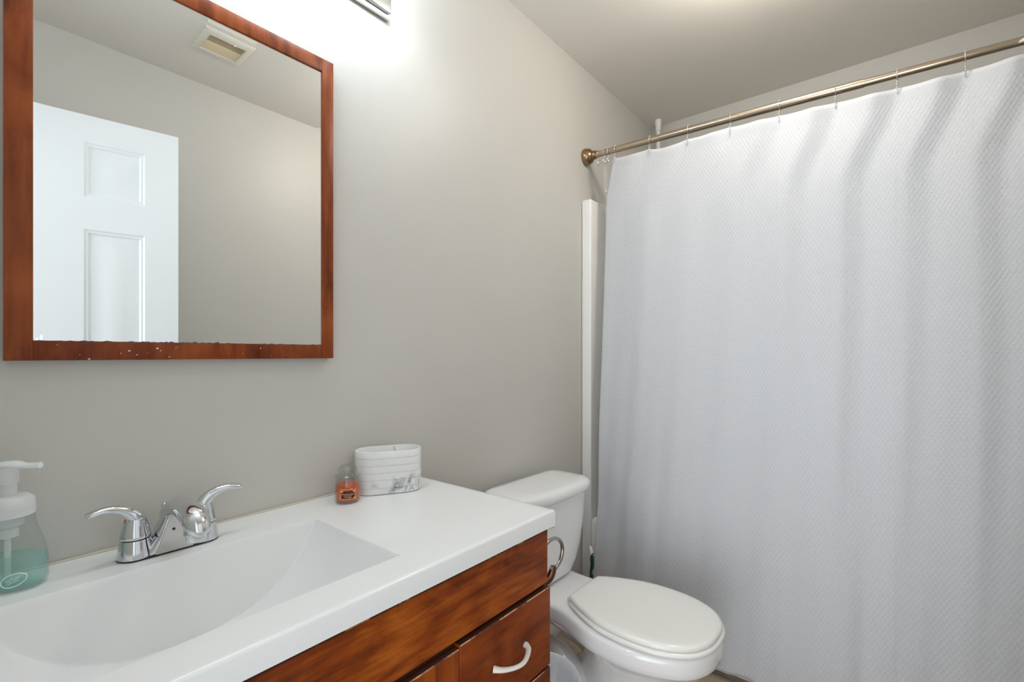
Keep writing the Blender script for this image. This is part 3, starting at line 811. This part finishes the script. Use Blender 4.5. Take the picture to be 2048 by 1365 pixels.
sr = thing('tub_surround', 'glossy white shower wall panels, edge strip visible left of the curtain', 'shower surround', (2.2, .33, 0))
def sbox(bm, a, b, bev): box(bm, tuple(p-q for p, q in zip(a, (2.2, .33, 0))), tuple(p-q for p, q in zip(b, (2.2, .33, 0))), bev, 4)
bm = bmesh.new(); sbox(bm, (1.843, 1.052, .0), (RX-.001, WY-.001, 1.845), .007); obj('end_panel', bm, M['acrylic'], sr)
bm = bmesh.new(); sbox(bm, (RX-.022, OY+.004, TH+.002), (RX-.001, 1.050, 1.845), .006); obj('back_panel', bm, M['acrylic'], sr)
bm = bmesh.new(); sbox(bm, (1.90, OY+.001, TH+.002), (RX-.024, OY+.02, 1.845), .006); obj('far_end_panel', bm, M['acrylic'], sr)

# tension pole in the tub corner
tp = thing('tension_pole', 'thin white tension pole rising to the ceiling in the tub corner', 'pole', (2.532, 1.024, 0))
bm = bmesh.new(); tube(bm, [(0, 0, TH+.002), (0, 0, CZ-.05)], .0115, 20, 1); obj('pole', bm, M['white_plastic'], tp)
bm = bmesh.new(); lathe(bm, [(.0125, CZ-.062), (.0150, CZ-.060), (.0150, CZ-.034), (.0185, CZ-.028), (.0185, CZ-.001), (0, CZ-.001)], n=24); obj('end_cap', bm, M['white_plastic'], tp)

# ------------------------------------------------------------------ toilet brush
tb = thing('toilet_brush', 'toilet brush with green and white ribbed handle behind the toilet', 'toilet brush', (1.712, .978, 0), math.radians(-60))
bm = bmesh.new(); lathe(bm, [(0, .0005), (.044, .0005), (.046, .006), (.040, .13), (.038, .134), (.030, .134), (.030, .12), (0, .12)], n=32); obj('holder', bm, M['white_plastic'], tb)
bm = bmesh.new()
tube(bm, [(.0, 0, .12), (.0, 0, .20), (.003, 0, .26), (.005, 0, .30), (.002, 0, .345), (-.001, 0, .366), (-.001, 0, .372)], [(.006, .006), (.0075, .007), (.0090, .008), (.0125, .009), (.0125, .009), (.009, .007), (.004, .003)], 18, 6)
h = obj('handle', bm, M['white_plastic'], tb, 60)
bm = bmesh.new()
tube(bm, [(.001, -.003, .205), (.004, -.0035, .26), (.0065, -.004, .30), (.005, -.004, .335), (.003, -.003, .352)], [(.004, .005), (.0075, .008), (.0118, .0085), (.0110, .0085), (.004, .004)], 18, 6)
g = obj('grip', bm, M['green'], h, 60); g['label'] = 'dark green rubber grip'
bm = bmesh.new()
for k in range(13):
    z = .262 + k*.0064
    wdt = .0075 + .0025*math.sin(PI*k/12)
    tube(bm, [(.006 + wdt*.95*t - .001, -.004 - .0088*math.sqrt(max(0, 1-(t*.9)**2)), z + .001*t) for t in (0.05, .35, .65, .95)], .0010, 6, 2)
obj('rib', bm, M['white_plastic'], h)

# ------------------------------------------------------------------ curtain rod
RODX = 1.878
def rodz(y): return 2.008 + .0270*(y - OY)
rd = thing('curtain_rod', 'champagne bronze shower rod running wall to wall above the curtain', 'curtain rod', (RODX, WY, rodz(WY)))
def rl(p): return Vector(p) - Vector((RODX, WY, rodz(WY)))
STEP = .085
bm = bmesh.new(); tube(bm, [rl((RODX, 1.06, rodz(1.06))), rl((RODX, STEP, rodz(STEP)))], .0135, 28, 1); obj('outer_tube', bm, M['bronze'], rd)
bm = bmesh.new(); tube(bm, [rl((RODX, STEP+.02, rodz(STEP))), rl((RODX, OY+.03, rodz(OY)))], .0118, 28, 1); obj('inner_tube', bm, M['bronze'], rd)
for y, s in ((WY-.001, -1), (OY+.001, 1)):
    bm = bmesh.new()
    lathe(bm, [(0, 0), (.036, 0), (.0375, s*.004), (.0365, s*.012), (.0315, s*.026), (.022, s*.036), (.0185, s*.038), (.0195, s*.041), (.0195, s*.047), (.0175, s*.050), (.0165, s*.056), (0, s*.056)], (0, y-WY, rodz(y)-rodz(WY)), 36, axis='Y')
    obj('flange', bm, M['bronze_cap'], rd, 50)
def rod_patch(bm, y0, y1, a0, a1, r, th=.0003, ell=False):
    n = 12
    rows = []
    for i in range(n+1):
        y = y0 + (y1-y0)*i/n
        k = math.sqrt(max(0.02, 1-(2*i/n-1)**2)) if ell else 1
        am, ah = (a0+a1)/2, (a1-a0)/2*k
        ring = []
        for j in range(9):
            a = am - ah + 2*ah*j/8
            ring.append((RODX + r*math.cos(a), y, rodz(y) + r*math.sin(a)))
        for j in range(8, -1, -1):
            a = am - ah + 2*ah*j/8
            ring.append((RODX + (r+th)*math.cos(a), y, rodz(y) + (r+th)*math.sin(a)))
        rows.append([rl(p) for p in ring])
    loft(bm, rows)
bm = bmesh.new(); rod_patch(bm, -.300, -.252, math.radians(165), math.radians(275), .0119, ell=True); st = obj('sticker', bm, M['white_plastic'], rd); st['label'] = 'white sticker'
bm = bmesh.new(); rod_patch(bm, -.272, -.263, math.radians(205), math.radians(232), .0123, ell=True); obj('sticker_mark', bm, M['label_red'], st)
bm = bmesh.new(); rod_patch(bm, -.286, -.262, math.radians(238), math.radians(243), .0123); obj('sticker_line', bm, M['black'], st)

# ------------------------------------------------------------------ curtain hooks
HK = [1.033, .9985, .9839, .9504, .7946, .6375, .4833, .3211, .1603, .0024, -.148]
def hook_mesh():
    bm = bmesh.new()
    R = .0168
    path = []
    for i in range(15):       # roller ring open over the rod, in the x-z plane
        a = math.radians(250 - i*21.5)
        path.append((R*math.cos(a), 0, R*math.sin(a)))
    path = path[::-1]
    path += [(-.010, 0, -.022), (-.004, 0, -.034), (-.004, 0, -.046)]
    tube(bm, path, .0013, 8, 3)
    for a in (130, 108, 86, 64, 42): ball(bm, (R*math.cos(math.radians(a)), 0, R*math.sin(math.radians(a))), .0024, 8)
    tube(bm, [(-.018, .0, -.036), (-.017, 0, -.046), (-.009, 0, -.050), (-.004, 0, -.046), (.002, 0, -.050), (.009, .002, -.046), (.010, .003, -.037)], .0013, 8, 4)
    tube(bm, [(-.004, 0, -.044), (-.006, 0, -.056), (-.010, 0, -.060), (-.012, 0, -.056)], .0013, 8, 4)
    ball(bm, (-.018, 0, -.035), .0026, 8); ball(bm, (.010, .003, -.036), .0026, 8); ball(bm, (-.0125, 0, -.0555), .0022, 8)
    return bm
ORD = ['bare metal curtain hook nearest the wall flange, with no cloth on it', 'second metal curtain hook from the wall, holding only the clear liner', 'third metal curtain hook from the wall, close against the second',
       'metal hook at the top left corner of the white curtain', 'fifth metal curtain hook from the wall, in front of the white pole', 'sixth metal curtain hook from the wall flange', 'seventh metal curtain hook from the wall flange',
       'eighth metal curtain hook from the wall flange', 'metal curtain hook just left of the step in the rod', 'metal curtain hook just right of the step in the rod', 'rightmost metal curtain hook on the rod, nearest the sticker']
proto = obj('curtain_hook', hook_mesh(), M['chrome'], None, 60)
for i, y in enumerate(HK):
    o = proto if i == 0 else proto.copy()
    if i: C.objects.link(o)
    rz_ = rodz(y) - (.0008 if y > STEP else .0035)
    o.location = (RODX, y, rz_); o.rotation_euler = (0, 0, math.radians([14, -6, 12, 10, 8, 4, 10, -3, 3, -4, -2][i]))
    tag(o, ORD[i], 'curtain hook', 'metal hooks along the curtain rod')

# ------------------------------------------------------------------ shower curtain
hook_y = HK[3:] + [-.30, -.385]
top_z = [2.0065, 2.003, 1.999, 1.9985, 1.9895, 1.981, 1.9725, 1.968, 1.972, 1.966]
NS, NZ = 420, 150
def lerp_tab(tab, x):
    for (a, b), (c, d_) in zip(tab, tab[1:]):
        if x <= c: return b + (d_-b)*max(0, (x-a))/(c-a)
    return tab[-1][1]
LEFT = [(0, .956), (.04, .966), (.17, .992), (.50, .997), (.95, .997), (1.26, .999), (1.6, 1.004), (2.0, 1.010)]
nh = len(hook_y)
def asym(p, k=.55): return math.sin(p + k*math.sin(p))
def sstep(a, b, x):
    t = min(1, max(0, (x-a)/(b-a))); return t*t*(3-2*t)
def tri(f):
    f = f % 1.0                            # trough (+1) at 0, ridge (-1) at .62; the right flank of a ridge is the steep one
    return 1 - 2*f/.62 if f < .62 else -1 + 2*(f-.62)/.38
def fold(f): return sum(tri(f + d)*g for d, g in ((-.09, .10), (-.06, .15), (-.03, .16), (0, .18), (.03, .16), (.06, .15), (.09, .10)))
bm = bmesh.new(); uvl = bm.loops.layers.uv.new('cloth')
rows = []; UV = {}
slack = 1.06
for j in range(NZ+1):
    row = []
    for i in range(NS+1):
        s = i/NS*(nh-1)                      # hook coordinate
        k = min(int(s), nh-2); f = s-k
        y = hook_y[k] + (hook_y[k+1]-hook_y[k])*f
        zt = top_z[k] + (top_z[k+1]-top_z[k])*f
        sag = 4*f*(1-f)
        gap = hook_y[k]-hook_y[k+1]
        zt -= sag*.007*(1 if k != 1 else 1.9)
        zb = .028 + .004*math.sin(s*2.1)
        tz = (j/NZ)
        z = zt + (zb-zt)*tz
        h = zt - z                            # distance below the top edge
        # left edge drifts towards the wall lower down
        y += (lerp_tab(LEFT, h) - .9504)*math.exp(-((hook_y[0]-y)/.30)) * 1.0
        # base plane leans out over the tub front
        x = 1.874 - .083*sstep(0, 1.62, h)*.55 - .083*min(h/1.55, 1)*.45 - .012*sstep(1.5, 2.0, h)
        # each hook pins a trough; the trough runs down to the left and the cloth hangs in broad uneven folds
        wgt = .55 + .45*sstep(.70, .40, y) if False else 1.0 - .55*sstep(.35, .70, y)
        ph = f + .50*sstep(0, .28, h) + .03*math.sin(k*2.3 + h*1.1)*sstep(.3, 1, h)
        A = (.0120*math.exp(-h/.26) + .0072*sstep(.0, .35, h)*(1 + .25*math.sin(k*1.7))) * min(1, gap/.15)
        x += wgt*A*(fold(ph) - 1*math.exp(-h/.12))*1.0
        x += .006*sstep(.1, .5, h)*math.sin(2*PI*(y+.05*h)/.47 + .7)
        x += .0022*sstep(.3, 1.2, h)*math.sin(2*PI*(y-.03*h)/.083 + 1.2*math.sin(h*2))
        x -= .0016*sstep(.040, .034, h)          # double hem along the top
        # left border: bunched near the floor, brushed by the toilet
        e = math.exp(-((hook_y[0]+.05-y)/.085)**2)
        x += .010*e*math.sin(h*5.5)*sstep(.9, 1.5, h) + .010*e*sstep(0., .3, h)
        x += .006*sstep(1.25, 1.5, h)*math.sin(9*h + 14*y)*math.exp(-((y-.93)/.12)**2)
        v = bm.verts.new((x, y, z)); row.append(v)
        UV[v] = ((hook_y[0]-y)*slack, h)
    rows.append(row)
for j in range(NZ):
    for i in range(NS):
        f = bm.faces.new((rows[j][i], rows[j][i+1], rows[j+1][i+1], rows[j+1][i]))
        for l in f.loops: l[uvl].uv = UV[l.vert]
# hem band along the top
cu = obj('shower_curtain', bm, M['cloth'], None, 180)
tag(cu, 'white waffle-weave shower curtain hanging from the rod to the floor', 'shower curtain')
sm = cu.modifiers.new('thickness', 'SOLIDIFY'); sm.thickness = .0012; sm.offset = 0

# clear liner behind the curtain
bm = bmesh.new(); rows = []
random.seed(11)
ly = [1.012, .9985, .9839, .9504, .7946, .6375, .4833, .3211, .1603, .0024, -.148, -.30, -.385]
for j in range(81):
    h = j/80
    row = []
    for i in range(241):
        s = i/240*(len(ly)-1); k = min(int(s), len(ly)-2); f = s-k
        y = ly[k] + (ly[k+1]-ly[k])*f
        zt = rodz(y) - .052 - 4*f*(1-f)*.008*(0.3 if k < 3 else 1)
        z = zt + (.30-zt)*h
        d = zt-z
        y += -.004*sstep(.1, 1., d)
        x = 1.884 + .045*sstep(0, .6, d) + .012*sstep(.6, 1.6, d) + .006*math.sin(38*y + 2*d) * sstep(.0, .3, d) + .0035*math.sin(90*y + 9*d)*math.exp(-((y-.99)/.05)**2)
        x += .004*math.sin(120*d + 60*y)*math.exp(-((d-.18)/.12)**2)*math.exp(-((y-.99)/.04)**2)
        row.append(bm.verts.new((x, y, z)))
    rows.append(row)
for a, b in zip(rows, rows[1:]):
    for i in range(240): bm.faces.new((a[i], a[i+1], b[i+1], b[i]))
ln = obj('curtain_liner', bm, M['liner'], None, 180)
tag(ln, 'clear plastic shower liner showing at the left edge of the white curtain', 'shower liner')
